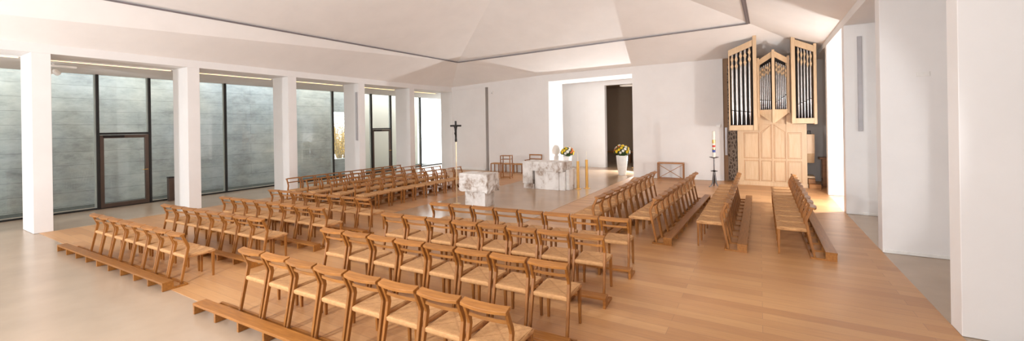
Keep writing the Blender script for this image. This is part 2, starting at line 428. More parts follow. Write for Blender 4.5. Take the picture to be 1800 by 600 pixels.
# glazed facade
mull = [-1.6, 1.2, 4.05, 5.2, 7.28, 9.4, 11.49, 13.57, 14.78, 16.89, 19.4, 21.95]
mull.remove(9.4)
n = 0
for a, bb in zip(mull, mull[1:]):
    n += 1
    isdoor = abs(a - 4.05) < .01 or abs(a - 13.57) < .01
    where = {1: 'window bay beyond the first pillar', 2: 'window bay before the near glass door', 3: 'window above the near glass door', 4: 'window after the near glass door', 5: 'wide window facing the concrete wall', 6: 'window with yellow shrubs behind', 7: 'window above the far glass door', 8: 'window facing the courtyard wall coloured as sunlit', 9: 'last window, bright white', 10: 'window hidden round the passage end'}[n]
    w = thing('window_%d' % n, where, 'window', (XG, a, 0), kind='structure')
    z0 = 2.12 if isdoor else .04
    MB().box(-.012, .012, .03, bb - a - .03, z0, 3.76).build('pane', 'glass', w)
    MB().box(-.07, .07, -.03, .03, 0, 3.77).build('mullion', 'dark', w)
    MB().box(-.03, .03, -.065, -.031, .02, 3.75).build('glass_edge', 'seal', w)
    MB().box(-.05, .05, .03, bb - a - .03, 0, .04).build('sill', 'dark', w)
    if isdoor:
        d = thing('door_%d' % (1 if n == 3 else 2), ('near' if n == 3 else 'far') + ' glass door in dark bronze frame facing the concrete wall', 'door', (XG + .02, a, 0), kind='structure')
        W = bb - a
        MB().box(-.06, .06, .03, W - .03, 2.07, 2.13).build('transom', 'dark', d)
        MB().box(-.04, .05, .035, .12, .02, 2.06).box(-.04, .05, W - .12, W - .035, .02, 2.06).box(-.04, .05, .12, W - .12, 1.97, 2.06).box(-.04, .05, .12, W - .12, .02, .13).build('door_leaf', 'door', d, bevel=.004)
        MB().box(-.008, .008, .12, W - .12, .13, 1.97).build('pane', 'glass', d)
        hd = MB().tube([(.05, W - .08, 1.02), (.1, W - .08, 1.02), (.1, W - .2, 1.02)], .011).build('handle', 'gold', d)
        MB().box(.05, .1, .1, .55, 1.99, 2.05).build('door_closer', 'black', d, bevel=.004)

# outside the glazing
struct('glare_ground', MB().box(-60, -15.95, 18.6, 90, -.5, -.04), 'white', 'white ground added for overexposed glare outside the last window', 'ground')  # white ground added so the view out here looks overexposed
struct('ground', MB().box(-60, -15.95, -20, 18.6, -.5, -.06), 'soil', 'dark soil strip outside the glazing', 'ground')
mb = MB().box(-17.85, -17.6, -8, 12.76, -.1, 4.9).box(-17.85, -17.6, 12.76, 14.3, 2.95, 4.9).box(-17.85, -17.6, 12.76, 14.3, -.1, .66)
struct('wall_courtyard', mb, 'conc', 'board-marked grey concrete courtyard wall outside the glazing', 'wall')
struct('wall_courtyard_painted_sun', MB().box(-17.85, -17.6, 14.3, 18.5, -.1, 4.9), 'cream', 'courtyard wall beyond the far glass door, sunlight put into its cream colour', 'wall')  # sunlit stretch of the courtyard wall, its light put into the colour
rn = random.Random(3)
for k, (x, y, lab) in enumerate([(-20.1, 15.1, 'yellow autumn shrub in the courtyard wall opening, nearer one'), (-26.0, 19.2, 'taller yellow autumn shrub behind the courtyard wall opening'), (-23.0, 17.1, 'yellow autumn shrub between two others beyond the wall opening')]):
    t = thing('shrub', lab, 'shrub', (x, y, -.06))
    mb = MB(); lv = MB()
    for i in range(26):
        a = rn.uniform(0, 2 * PI); l = rn.uniform(1.6, 3.6); tp = Vector((math.cos(a) * l * .35, math.sin(a) * l * .35, l))
        md = tp * .5 + Vector((rn.uniform(-.1, .1), rn.uniform(-.1, .1), .1))
        mb.tube([(0, 0, 0), md, tp], [.02, .014, .005], 5)
        for j in range(80):
            q = tp * rn.uniform(.25, 1.02) + Vector((rn.gauss(0, .14), rn.gauss(0, .14), rn.gauss(0, .1)))
            e1 = Vector((rn.uniform(-1, 1), rn.uniform(-1, 1), rn.uniform(-1, 1))).normalized() * .035; e2 = e1.orthogonal().normalized() * .022
            bq = len(lv.v); lv.v += [tuple(q - e1), tuple(q + e2), tuple(q + e1), tuple(q - e2)]; lv.f.append((bq, bq + 1, bq + 2, bq + 3))
    mb.build('stems', 'bark', t); lv.build('leaves', 'twig', t, fixn=False)

# right hand side: deep piers and bays
RP = [2.75, 5.78, 8.86, 12.15, 15.02]
RD = ['closest to the viewer at the picture edge', 'with the open bay before it, nearest full height one', 'with the small switch plate', 'carrying the slim grey column speaker', 'brightly lit beside the organ']
for k, y in enumerate(RP):
    struct('pier', MB().box(XR, 3.4, y, y + .28, 0, 4.33), 'wall', 'deep white side pier ' + RD[k], 'pier', bevel=.004)
struct('wall_right', MB().box(XR, 3.4, -7, 15.31, 4.33, 4.75).box(2.25, 3.4, 15.3, 19, -.1, 4.75).box(XR, 2.25, 15.31, 19, 4.33, 4.75), 'wall', 'white beam and wall above the side piers', 'wall')
struct('wall_side_bays', MB().box(3.4, 3.6, -7, 10.3, -.1, 4.75).box(3.4, 3.6, 11.0, 15.3, -.1, 4.75).box(3.4, 3.6, 10.3, 11.0, 3.3, 4.75).box(3.4, 3.6, 10.3, 11.0, -.1, .12), 'wall', 'white outer wall of the side bays', 'wall')
w = thing('window_11', 'narrow tall window in the outer wall of the third side bay', 'window', (3.5, 10.3, .12), kind='structure')
MB().box(-.012, .012, .04, .66, .04, 3.14).build('pane', 'glass', w); MB().box(-.04, .04, 0, .04, 0, 3.18).box(-.04, .04, .66, .70, 0, 3.18).box(-.04, .04, .04, .66, 0, .04).box(-.04, .04, .04, .66, 3.14, 3.18).build('window_frame', 'dark', w)
struct('baseboard_right', MB().box(XR + .3, 3.39, 12.135, 12.15, 0, .05).box(XR + .02, 3.39, 8.845, 8.86, 0, .05), 'white', 'thin white baseboard of the side bays', 'baseboard')
struct('trim_4', MB().box(XR - .012, XR - .001, -7, 15.3, 4.52, 4.545), 'dark', 'thin dark shadow gap along the side beam', 'trim')

struct('wall_entrance', MB().box(-16.4, -9, -7.2, -7, -.1, 5.2).box(-3.5, 4.6, -7.2, -7, -.1, 5.2).box(-9, -3.5, -7.2, -7, 3.2, 5.2), 'wall', 'white entrance wall behind the viewer', 'wall')
# tent ceiling
V = dict(LA=(XL, -7, 4.07), A=(XL, 13.81, 4.08), K=(XL, 16.47, 4.12), B=(-8.3, yb(-8.3), 4.39), D=(-4.45, yb(-4.45), 4.46), E=(XR, yb(XR), 4.5), RA=(XR, -7, 4.54),
         C=(-11.40, 14.58, 5.0), Mi=(-4.0, 14.8325, 5.1661), R=(-.264, 14.96, 5.25), Rf=(-.55, -4, 5.25), Cf=(-12.3, -4, 5.0), A1=(-5.3, 9.72, 7.2), A2=(-5.6, 2, 7.2), N=(-4.62, 12.1, 6.2),
         E2=(XR, 18.6, 4.5), B2=(-1.2, 18.6, 4.5), B1=(-1.2, yb(-1.2), 4.49))
ks = list(V); mb = MB(); mb.v = [V[k] for k in ks]
for f in ('LA A C Cf', 'A K C', 'K B C', 'B D Mi C', 'D B1 E R Mi', 'E RA Rf R', 'LA Cf Rf RA', 'C Mi A1', 'Mi R A1', 'R Rf A2 A1', 'Cf C A1 A2', 'Cf A2 Rf', 'B1 B2 E2 E'):
    mb.f.append(tuple(ks.index(q) for q in f.split()))
ce = struct('ceiling', mb, 'ceil', 'folded white tent ceiling over the nave', 'ceiling', fixn=True)
def track(nm, p, q, lab):
    a, b = Vector(p), Vector(q); off = Vector((0, 0, -.028))
    t = thing(nm, lab, 'ceiling track', (0, 0, 0), kind='structure')
    side = (b - a).cross(Vector((0, 0, 1))).normalized() * .028
    MB().bar(a + off + side, b + off + side, .018, .05, (0, 0, 1)).build('rail', 'joint', t)
    MB().bar(a + off - side, b + off - side, .018, .05, (0, 0, 1)).build('rail', 'joint', t)
    MB().bar(a + off * .4, b + off * .4, .045, .02, (0, 0, 1)).build('channel', 'grey', t)
track('trim_5', V['Cf'], V['C'], 'thin grey light track along the ceiling fold over the colonnade side')
track('trim_6', V['C'], V['R'], 'thin grey light track along the ceiling fold over the altar')
track('trim_7', V['R'], V['Rf'], 'thin grey light track along the ceiling fold over the organ side')

# ------------------------------------------------------------------ chairs
def make_chair():
    t = bpy.data.objects.new('chair', None); C.objects.link(t); t.empty_display_size = .1
    # seat
    mb = MB(); N = 14; yr, yf, hr, hf = .070, .475, .178, .196
    def P(u, v, z, g=0): # u,v in -1..1
        y = (yr + yf) / 2 + v * ((yf - yr) / 2 + g); h = hr + (hf - hr) * (v + 1) / 2 + g
        return (u * h, y, z)
    idx = {}
    for i in range(N + 1):
        for j in range(N + 1):
            u, v = -1 + 2 * i / N, -1 + 2 * j / N
            m = max(abs(u), abs(v)); ridge = .004 * math.exp(-((abs(u) - abs(v)) / .10) ** 2) * m
            z = .438 - .014 * (1 - m * m) - ridge - (.008 if m > .999 else 0)
            idx[i, j] = len(mb.v); mb.v.append(P(u * .985, v * .985, z))
    for i in range(N):
        for j in range(N): mb.f.append((idx[i, j], idx[i + 1, j], idx[i + 1, j + 1], idx[i, j + 1]))
    loop = [(i, 0) for i in range(N)] + [(N, j) for j in range(N)] + [(N - i, N) for i in range(N)] + [(0, N - j) for j in range(N)]
    prev = [idx[q] for q in loop]
    for z, g in ((.415, .007), (.388, .006), (.374, -.006)):
        cur = []
        for i, j in loop:
            cur.append(len(mb.v)); mb.v.append(P(-1 + 2 * i / N, -1 + 2 * j / N, z, g))
        for k in range(len(loop)): mb.f.append((prev[k], prev[(k + 1) % len(loop)], cur[(k + 1) % len(loop)], cur[k]))
        prev = cur
    mb.f.append(tuple(prev))
    mb.build('seat', 'cord', t, smooth=True)
    # rear legs: lean forward to the bend, then back
    for s in (-1, 1):
        MB().sweep([(s * .204, 0, 0), (s * .200, .058, .30), (s * .196, .106, .545), (s * .196, .098, .585), (s * .196, .030, .738)],
                   [(.029, .032), (.030, .036), (.031, .042), (.031, .042), (.029, .034)]).build('leg', 'oak', t, bevel=.003)
        MB().sweep([(s * .184, .455, 0), (s * .182, .455, .2), (s * .180, .455, .425)], [(.027, .027), (.033, .034), (.037, .039)]).build('leg', 'oak', t, bevel=.003)
    # broad curved top rail
    mb = MB(); n = 10; pts = []; rings = []
    for i in range(n + 1):
        u = -1 + 2 * i / n; x = u * .213; yc = .028 * u * u - .022; zc = .752
        d0, d1 = .043 - .006 * abs(u), -.043 + .008 * u * u
        b = len(mb.v)
        mb.v += [(x, yc + d0, zc + .022), (x, yc + d0, zc - .008), (x, yc + d1, zc - .026), (x, yc + d1, zc + .002)]
        rings.append(b)
    for a, b in zip(rings, rings[1:]):
        for k in range(4): mb.f.append((a + k, a + (k + 1) % 4, b + (k + 1) % 4, b + k))
    mb.f.append((rings[0], rings[0] + 1, rings[0] + 2, rings[0] + 3)); mb.f.append(tuple(rings[-1] + k for k in (3, 2, 1, 0)))
    for i, q in enumerate(mb.v): mb.v[i] = (q[0], q[1] + .022, q[2])
    mb.build('top_rail', 'oakx', t, bevel=.003)
    mb = MB(); P = []
    for i in range(9):
        u = -1 + 2 * i / 8; P.append((u * .190, .074 - .022 * (1 - u * u), .640))
    mb.sweep(P, [(.030, .014)] * 9, (0, 0, 1)).build('back_slat', 'oakx', t, bevel=.002)
    return t

PROTO = make_chair(); used = [False]
ORD = ['first', 'second', 'third', 'fourth', 'fifth', 'sixth', 'seventh', 'eighth', 'ninth', 'tenth']
def place(x, y, rz, s, label, group):
    if used[0]: o = copy_tree(PROTO)
    else: o = PROTO; used[0] = True
    o.location = (x, y, .0); o.rotation_euler = (0, 0, rz); o.scale = (s, s, s)
    tag(o, label, 'chair', group)

def kneeler(length, label, loc, rz, s, group, x0=0.):
    t = thing('kneeler', label, 'kneeler', loc, rz, group); t.scale = (s, s, s)
    MB().box(0, length, -.262, -.118, .10, .128).build('plank', 'oakx', t, bevel=.003)
    MB().box(0, length, .035, .062, .0, .03).build('floor_rail', 'oakx', t, bevel=.002)
    nb = max(2, round(length / .48)); 
    xs = [0.] + [x0 + .235 * 0 + length * k / nb for k in range(1, nb)] + [length - .03]
    for k, x in enumerate(xs):
        mb = MB()
        mb.prism([(-.258, 0), (-.12, 0), (.035, 0), (.035, .024), (-.12, .03), (-.12, .10), (-.258, .10)], lambda a, c, d: (d, a, c), x, x + .03)
        mb.build('support_block', 'oakx', t)
    return t

def row(p, q, N, face, s, rowdesc, endname, group, kn=None, kdesc=None, flip=False):
    # p, q: outer ends of the row at the top rails; face: rotation that turns local +y to the way the chairs look
    P, Q = Vector((*p, 0)), Vector((*q, 0)); d = (Q - P); L = d.length; e = d / L; pitch = L / N
    ang = math.atan2(e.y, e.x)
    for k in range(N):
        c = P + e * pitch * (k + .5)
        o = ORD[N - 1 - k] if flip else ORD[k]
        jit = random.uniform(-.012, .012)
        place(c.x, c.y, ang + jit, s, 'oak chair, %s from %s, %s' % (o, endname, rowdesc), group)
    if kn:
        a, b = kn
        st = P + e * a
        kneeler((L - a + b) / s, kdesc, (st.x, st.y, 0), ang, s, 'kneelers behind the chair rows')

F_ = [((-5.27, 2.53), (-1.63, 2.64)), ((-5.27, 3.58), (-1.63, 3.77)), ((-5.29, 4.68), (-1.64, 4.93)), ((-5.21, 5.74), (-1.63, 5.99))]
fd = ['in the centre row closest to the viewer', 'in the second centre row', 'in the third centre row', 'in the centre row just before the lectern']
for k, (p, q) in enumerate(F_):
    row(p, q, 8, 0, 1., fd[k], 'the organ-side end', 'chairs of the centre block', (-.47, .06), 'low oak kneeler ' + ['behind the centre row closest to the viewer', 'behind the second centre row', 'behind the third centre row', 'behind the centre row next to the lectern'][k], True)
L_ = [((-10.25, 2.50), (-6.94, 2.60)), ((-10.2, 3.50), (-6.86, 3.66)), ((-10.12, 4.50), (-6.77, 4.68)), ((-10.2, 5.58), (-6.81, 5.75))]
ld = ['in the row beside the stone floor', 'in the second row from the stone floor', 'in the third row from the stone floor', 'in the fourth row from the stone floor']
for k, (p, q) in enumerate(L_):
    row(p, q, 8, 0, .92, ld[k], 'the colonnade end', 'chairs of the block by the glass door', (-.72 if k == 0 else -.3, .06), 'low oak kneeler ' + ['on the edge of the stone floor', 'between the first and second rows by the glass door', 'between the second and third rows by the glass door', 'between the third and fourth rows by the glass door'][k])
S_ = [((-11.68, 11.33), (-11.70, 6.90)), ((-10.93, 11.60), (-10.93, 6.99)), ((-10.0, 11.65), (-10.0, 7.07)), ((-9.14, 11.74), (-9.15, 7.15))]
sdn = ['in the side row against the colonnade', 'in the second side row from the colonnade', 'in the third side row from the colonnade', 'in the side row closest to the cross']
for k, (p, q) in enumerate(S_):
    row(p, q, 10, 0, .96, sdn[k], 'the altar end', 'chairs of the side block along the colonnade', (-.05, .05), 'low oak kneeler ' + ['between the colonnade and the first side row', 'behind the second side row', 'behind the third side row', 'behind the side row closest to the cross'][k])
R_ = [((-2.59, 7.40), (-2.53, 12.27)), ((-1.61, 7.68), (-1.48, 12.45)), ((-.47, 7.83), (-.47, 12.78)), ((.72, 7.95), (.74, 12.87))]
rd = ['in the organ-side row next to the stone strip', 'in the second organ-side row', 'in the third organ-side row', 'in the organ-side row closest to the piers']
for k, (p, q) in enumerate(R_):
    row(p, q, 10, 0, 1.04, rd[k], 'the viewer end', 'chairs of the block before the organ', (-.03, .35), 'low oak kneeler ' + ['between the first and second organ-side rows', 'between the second and third organ-side rows', 'between the third and fourth organ-side rows', 'beside the bays and the piers'][k])

# ------------------------------------------------------------------ sanctuary
def rough_block(mb, x0, x1, y0, y1, z0, z1, j=.02, n=7, rnd=None):
    # stone block with a slightly irregular broken lower edge
    rnd = rnd or random
    b = len(mb.v); ids = {}
    def vid(i, k, l):
        key = (i, k, l)
        if key not in ids:
            p = [x0 + (x1 - x0) * i / n, y0 + (y1 - y0) * k / n, z0 + (z1 - z0) * l / n]
            low = 1 - l / n
            for q in range(3):
                if (q == 2 and l in (n,)): continue
                p[q] += rnd.uniform(-j, j) * (.25 + .9 * low * low)
            ids[key] = len(mb.v); mb.v.append(tuple(p))
        return ids[key]
    for i in range(n):
        for k in range(n):
            mb.f.append((vid(i, k, 0), vid(i, k + 1, 0), vid(i + 1, k + 1, 0), vid(i + 1, k, 0))); mb.f.append((vid(i, k, n), vid(i + 1, k, n), vid(i + 1, k + 1, n), vid(i, k + 1, n)))
            mb.f.append((vid(i, 0, k), vid(i + 1, 0, k), vid(i + 1, 0, k + 1), vid(i, 0, k + 1))); mb.f.append((vid(i, n, k), vid(i, n, k + 1), vid(i + 1, n, k + 1), vid(i + 1, n, k)))
            mb.f.append((vid(0, i, k), vid(0, i, k + 1), vid(0, i + 1, k + 1), vid(0, i + 1, k))); mb.f.append((vid(n, i, k), vid(n, i + 1, k), vid(n, i + 1, k + 1), vid(n, i, k + 1)))
    return mb

# altar: interlocking marble blocks
al = thing('altar', 'large veined white marble altar of interlocking blocks on the stone strip', 'altar', (-6.17, 12.75, .004))
rr = random.Random(5)
rough_block(MB(), -.47, .62, -.30, .55, .605, .91, .004, 8, rr).build('top_slab', 'marble', al)
rough_block(MB(), -.86, -.475, -.27, .50, .165, .91, .004, 7, rr).build('marble_block', 'marble', al)
rough_block(MB(), -.80, -.40, -.31, .45, .0, .16, .005, 6, rr).build('marble_block', 'marble', al)
rough_block(MB(), -.375, .49, -.29, .52, .0, .60, .004, 8, rr).build('marble_block', 'marble', al)
rough_block(MB(), .50, .68, -.24, .5, .0, .60, .005, 6, rr).build('marble_block', 'marble', al)
rough_block(MB(), .69, .80, -.12, .45, .0, .66, .005, 6, rr).build('marble_block', 'marble', al)

am = thing('lectern', 'veined marble lectern block on narrower foot behind the centre chairs', 'lectern', (-6.55, 9.22, .004))
rough_block(MB(), -.47, .44, -.28, .30, .40, .88, .022, 9, rr).build('upper_block', 'marble', am)
rough_block(MB(), -.33, .32, -.20, .24, .0, .395, .006, 5, rr).build('foot_block', 'marble', am)

# processional cross
cx = thing('processional_cross', 'dark bronze crucifix on a tall brass pole beside the lectern', 'cross', (-7.23, 9.10, .004), math.radians(30))
MB().lathe(0, 0, [(.012, .02), (.012, 1.80)], 12).build('pole', 'brassrod', cx, smooth=True)
MB().lathe(0, 0, [(.11, 0), (.11, .012), (.03, .025)], 20).build('base', 'brassrod', cx)
cr_ = MB().box(-.026, .026, -.012, .012, 1.76, 2.30).box(-.155, .155, -.012, .012, 2.14, 2.19).box(-.03, .03, -.02, .02, 1.72, 1.80).build('crucifix', 'black', cx, bevel=.004)
# small figure on the cross, one skinned body
sk = [((0, -.035, 2.035), .030), ((0, -.04, 2.09), .034), ((0, -.035, 2.14), .03), ((0, -.045, 2.17), .013), ((0, -.055, 2.195), .022),
      ((-.07, -.03, 2.165), .013), ((-.14, -.02, 2.175), .009), ((.07, -.03, 2.165), .013), ((.14, -.02, 2.175), .009),
      ((-.012, -.055, 1.945), .019), ((-.003, -.03, 1.86), .012), ((.014, -.055, 1.945), .019), ((.005, -.03, 1.855), .012)]
se = [(0, 1), (1, 2), (2, 3), (3, 4), (2, 5), (5, 6), (2, 7), (7, 8), (0, 9), (9, 10), (0, 11), (11, 12)]
me = bpy.data.meshes.new('corpus'); me.from_pydata([q[0] for q in sk], se, [])
o = bpy.data.objects.new('corpus', me); C.objects.link(o); o.parent = cx; me.materials.append(M['black'])
md = o.modifiers.new('skin', 'SKIN'); lay = me.skin_vertices[0] if me.skin_vertices else None
if lay is None:
    bm = bmesh.new(); bm.from_mesh(me); bm.verts.layers.skin.verify(); bm.to_mesh(me); bm.free(); lay = me.skin_vertices[0]
for i, q in enumerate(sk): lay.data[i].radius = (q[1], q[1]); lay.data[i].use_root = (i == 0)
o.modifiers.new('sub', 'SUBSURF').levels = 1; o.modifiers['sub'].render_levels = 1

for x, y, h, lab in ((-5.22, 13.02, .93, 'brass candle column closer to the altar'), (-5.02, 13.30, .96, 'brass candle column farther from the altar')):
    t = thing('candle_column', lab + ' with a thin taper', 'candle holder', (x, y, .004))
    MB().lathe(0, 0, [(.11, 0), (.11, .012), (.05, .014)], 24).build('base', 'gold', t)
    MB().lathe(0, 0, [(.046, .012), (.046, h)], 24).build('shaft', 'gold', t, smooth=True)
    MB().lathe(0, 0, [(.013, h), (.012, h + .27), (.002, h + .29)], 10).build('candle', 'wax', t, smooth=True)

def bouquet(loc, r, n, lab, seed):
    rn = random.Random(seed)
    t = thing('flower_bouquet', lab, 'flowers', loc)
    lv = MB()
    for k in range(170):
        a = rn.uniform(0, 2 * PI); ph = rn.uniform(-.25, 1.1); R = r * rn.uniform(.75, 1.06)
        c = Vector((math.cos(a) * math.cos(ph) * R, math.sin(a) * math.cos(ph) * R, math.sin(ph) * R * .95))
        e1 = Vector((rn.uniform(-1, 1), rn.uniform(-1, 1), rn.uniform(-.3, 1))).normalized() * .06; e2 = e1.orthogonal().normalized() * .028
        b = len(lv.v); lv.v += [tuple(c - e1), tuple(c + e2), tuple(c + e1 * 1.2), tuple(c - e2)]; lv.f.append((b, b + 1, b + 2, b + 3))
    lv.blob((0, 0, .06), r * .72, 10, 7, .1); lv.lathe(0, 0, [(.03, -.25), (.05, 0)], 8)
    lv.build('foliage', 'leaf', t, fixn=False)
    g = PI * (3 - 5 ** .5)
    for k in range(n):
        z = -.12 + 1.08 * (k + .5) / n; rad = math.sqrt(max(0, 1 - min(1, z) ** 2)); a = g * k
        c = (math.cos(a) * rad * r, math.sin(a) * rad * r, z * r * .95 + .02)
        m = ['yellow', 'whitep', 'yellow', 'whitep', 'yellow', 'orange', 'whitep', 'yellow'][(k * 5 + seed) % 8]
        q = rn.uniform(.058, .085); mb = MB()
        ax = Vector(c).normalized(); s1 = ax.orthogonal().normalized(); s2 = ax.cross(s1)
        for ring, (pr, ln, np_) in enumerate(((.25, 1., 9), (.5, .7, 7), (.75, .42, 5))):
            for j in range(np_):
                b = 2 * PI * (j + ring * .4) / np_; dr = s1 * math.cos(b) + s2 * math.sin(b); tn = ax.cross(dr)
                p0 = Vector(c) + ax * q * .1; p2 = Vector(c) + dr * q * ln + ax * q * (pr); pm = (p0 + p2) / 2 - ax * q * .1
                wv = tn * q * .34; i0 = len(mb.v)
                mb.v += [tuple(p0), tuple(pm + wv), tuple(p2), tuple(pm - wv)]; mb.f.append((i0, i0 + 1, i0 + 2, i0 + 3))
        mb.blob(tuple(Vector(c) + ax * q * .15), q * .42, 7, 5)
        mb.build('blossom', m, t, fixn=False)
def vase(loc, h, r, lab):
    t = thing('floor_vase', lab, 'vase', loc)
    MB().lathe(0, 0, [(r * .62, 0), (r * .66, .02), (r * .86, h * .45), (r, h - .02), (r * .97, h), (r * .88, h), (r * .80, h - .12), (.01, h - .13)], 32).build('body', 'white', t, smooth=True)
vase((-4.98, 17.35, .004), .82, .235, 'tall tapered white floor vase in the rear opening')
bouquet((-4.98, 17.35, .95), .30, 34, 'yellow and white bouquet in the vase before the dim doorway', 1)
vase((-7.62, 17.75, .004), .70, .20, 'white floor vase half hidden behind the altar')
bouquet((-7.62, 17.75, .83), .28, 30, 'yellow and white bouquet in the vase behind the altar', 4)

# credence table with crossed braces, against the back wall
t = thing('credence_table', 'small oak table with crossed braces against the white rear wall', 'table', (-2.93, 16.72, 0), math.radians(3))
MB().box(-.47, .47, -.19, .19, .61, .65).build('tabletop', 'oakx', t, bevel=.003)
for sx in (-1, 1):
    for sy in (-1, 1): MB().box(sx * .45 - .02, sx * .45 + .02, sy * .165 - .02, sy * .165 + .02, 0, .61).build('leg', 'oak', t, bevel=.002)
MB().bar((-.43, -.175, .06), (.43, -.175, .58), .024, .02, (0, 1, 0)).build('cross_brace', 'oakx', t)
MB().bar((-.43, -.152, .58), (.43, -.152, .06), .024, .02, (0, 1, 0)).build('cross_brace', 'oakx', t)
MB().box(-.43, .43, -.175, -.15, .02, .05).box(-.43, .43, .15, .175, .02, .05).build('stretcher', 'oakx', t)

# tall open stand
t = thing('open_stand', 'tall slim open oak stand before the row of stools', 'stand', (-8.92, 14.5, 0), math.radians(12))
MB().box(-.22, .22, -.17, .17, .91, .94).build('tabletop', 'oakx', t, bevel=.003)
for sx in (-1, 1):
    for sy in (-1, 1): MB().box(sx * .2 - .018, sx * .2 + .018, sy * .15 - .018, sy * .15 + .018, 0, .91).build('leg', 'oak', t, bevel=.002)
MB().box(-.182, .182, -.16, -.14, .03, .055).box(-.182, .182, .14, .16, .03, .055).box(-.21, -.19, -.132, .132, .03, .055).box(.19, .21, -.132, .132, .03, .055).build('stretcher', 'oakx', t)
MB().box(-.182, .182, -.14, .14, .77, .79).build('shelf', 'oakx', t)

# stools and the presider's armchair along the wall
for k, (x, lab) in enumerate(((-10.52, 'low oak stool with cord seat, beside the brown wall slot'), (-9.92, 'low oak stool with cord seat, behind the open stand'), (-9.35, 'low oak stool with cord seat, beside the armchair'))):
    y = yb(x) - .38
    t = thing('stool', lab, 'stool', (x, y, 0), math.radians(3), 'sedilia along the rear wall')
    MB().box(-.23, .23, -.19, .19, .385, .43).build('seat', 'cord', t, bevel=.01)
    for sx in (-1, 1):
        for sy in (-1, 1): MB().box(sx * .21 - .018, sx * .21 + .018, sy * .17 - .018, sy * .17 + .018, 0, .384).build('leg', 'oak', t, bevel=.002)
t = thing('armchair', 'oak armchair with high back rail behind the altar', 'armchair', (-8.62, yb(-8.62) - .42, 0), math.radians(3))
MB().box(-.27, .27, -.24, .22, .385, .43).build('seat', 'cord', t, bevel=.01)
for sx in (-1, 1):
    MB().box(sx * .29 - .018, sx * .29 + .018, -.25, -.214, 0, .6).build('leg', 'oak', t, bevel=.002)
    MB().bar((sx * .29, .2, 0), (sx * .29, .24, .84), .036, .036).build('leg', 'oak', t, bevel=.002)
    MB().box(sx * .29 - .022, sx * .29 + .022, -.26, .21, .6, .63).build('armrest', 'oak', t, bevel=.003)
MB().box(-.31, .31, .21, .26, .80, .85).build('top_rail', 'oakx', t, bevel=.003)
MB().box(-.27, .27, .215, .24, .62, .66).build('back_slat', 'oakx', t, bevel=.003)

# paschal candle on forged stand
t = thing('paschal_candle_stand', 'forged iron stand with three curved feet beside the organ', 'candle stand', (-1.32, 15.35, 0))
for a in (100, 220, 340):
    a = math.radians(a); c, s = math.cos(a), math.sin(a)
    MB().tube([(c * .20, s * .20, .012), (c * .12, s * .12, .03), (c * .055, s * .055, .14), (c * .035, s * .035, .34), (c * .02, s * .02, .5)], [.014, .018, .026, .026, .018], 8).build('leg', 'iron', t, smooth=True)
MB().lathe(0, 0, [(.03, .4), (.022, .6), (.018, .96)], 12).build('stem', 'iron', t, smooth=True)
MB().lathe(0, 0, [(.03, .50), (.062, .53), (.03, .56)], 12).box(-.10, .10, -.012, .012, .515, .54).build('collar', 'black', t)
MB().lathe(0, 0, [(.03, .95), (.14, .985), (.145, 1.0), (.05, .99)], 20).build('drip_plate', 'iron', t)
t = thing('paschal_candle', 'tall white candle with coloured wax ornament on the iron stand', 'candle', (-1.32, 15.35, .992))
MB().lathe(0, 0, [(.047, 0), (.047, .86), (.03, .87), (.004, .875)], 20).build('candle_body', 'wax', t, smooth=True)
f2 = (-math.sin(.1), -math.cos(.1))
for k, (z, h, m) in enumerate(((.16, .12, 'blue'), (.33, .07, 'red'), (.46, .12, 'gold'), (.24, .05, 'gold'))):
    MB().lathe(0, 0, [(.049, z), (.0495, z + h * .5), (.049, z + h)], 20, False).build('wax_ornament', m, t)

# ------------------------------------------------------------------ organ
og = thing('pipe_organ', 'tall oak pipe organ with three pipe cases beside the rear wall', 'organ', (0, 16.3, 0))
def Y(y): return y - 16.3
lc = MB().box(-.66, 1.30, 0, 1.0, .0, 2.06).box(-.06, .88, 0, .9, 2.06, 2.6).build('lower_case', 'organside', og, bevel=.004)
MB().box(-.70, 1.32, -.03, 0, 0, .12).build('plinth', 'organ', og, bevel=.003)
def panel(x0, x1, z0, z1, z1b=None):
    z1b = z1b if z1b is not None else z1
    fr = MB()
    fn = lambda a, c, d: (a, d, c)
    i = .035
    fr.prism([(x0 + i, z0 + i), (x1 - i, z0 + i), (x1 - i, z1b - i), (x0 + i, z1 - i)], fn, -.014, 0)
    fr.build('door_panel', 'organ', og, bevel=.008)
    g = MB()
    for poly in ([(x0, z0), (x1, z0), (x1, z0 + .012), (x0, z0 + .012)], [(x0, z0), (x0 + .012, z0), (x0 + .012, z1), (x0, z1)], [(x1 - .012, z0), (x1, z0), (x1, z1b), (x1 - .012, z1b)], [(x0, z1 - .012), (x1, z1b - .012), (x1, z1b), (x0, z1)]):
        g.prism(poly, fn, -.004, .0)
    g.build('panel_groove', 'oakx', og)
for x0, x1, zu0, zu1 in ((-.47, -.03, 1.78, 1.78), (.03, .33, 1.80, 2.05), (.40, .72, 2.05, 1.80), (.78, 1.16, 1.78, 1.78)):
    panel(x0, x1, .16, .84); panel(x0, x1, .92, zu0, zu1)
# stiles between the panel bays
for x in (0., .365, .75): MB().box(x - .012, x + .012, -.02, 0, .12, 2.05).build('stile', 'organ', og)

def pipe(par, x, y, z0, zm, z1, r):
    # conical foot, mouth, cylindrical body
    p = MB().lathe(x, y, [(r * .92, zm + .012), (r, zm + .05), (r, z1)], 16).build('organ_pipe', 'pipe', par, smooth=True)
    MB().lathe(x, y, [(r * .25, z0), (r * .95, zm)], 16).build('pipe_foot', 'pipefoot', p, smooth=True)
    MB().box(x - r * .75, x + r * .75, y - r * 1.06, y - r * .55, zm - .004, zm + .016).build('pipe_mouth', 'black', p)
def diamonds(par, pts, y, w, h):
    mb = MB()
    for x, z in pts:
        mb.prism([(x, z - h), (x + w, z), (x, z + h), (x - w, z)], lambda a, c, d: (a, d, c), y - .012, y)
    mb.build('pipe_shade', 'organ', par)

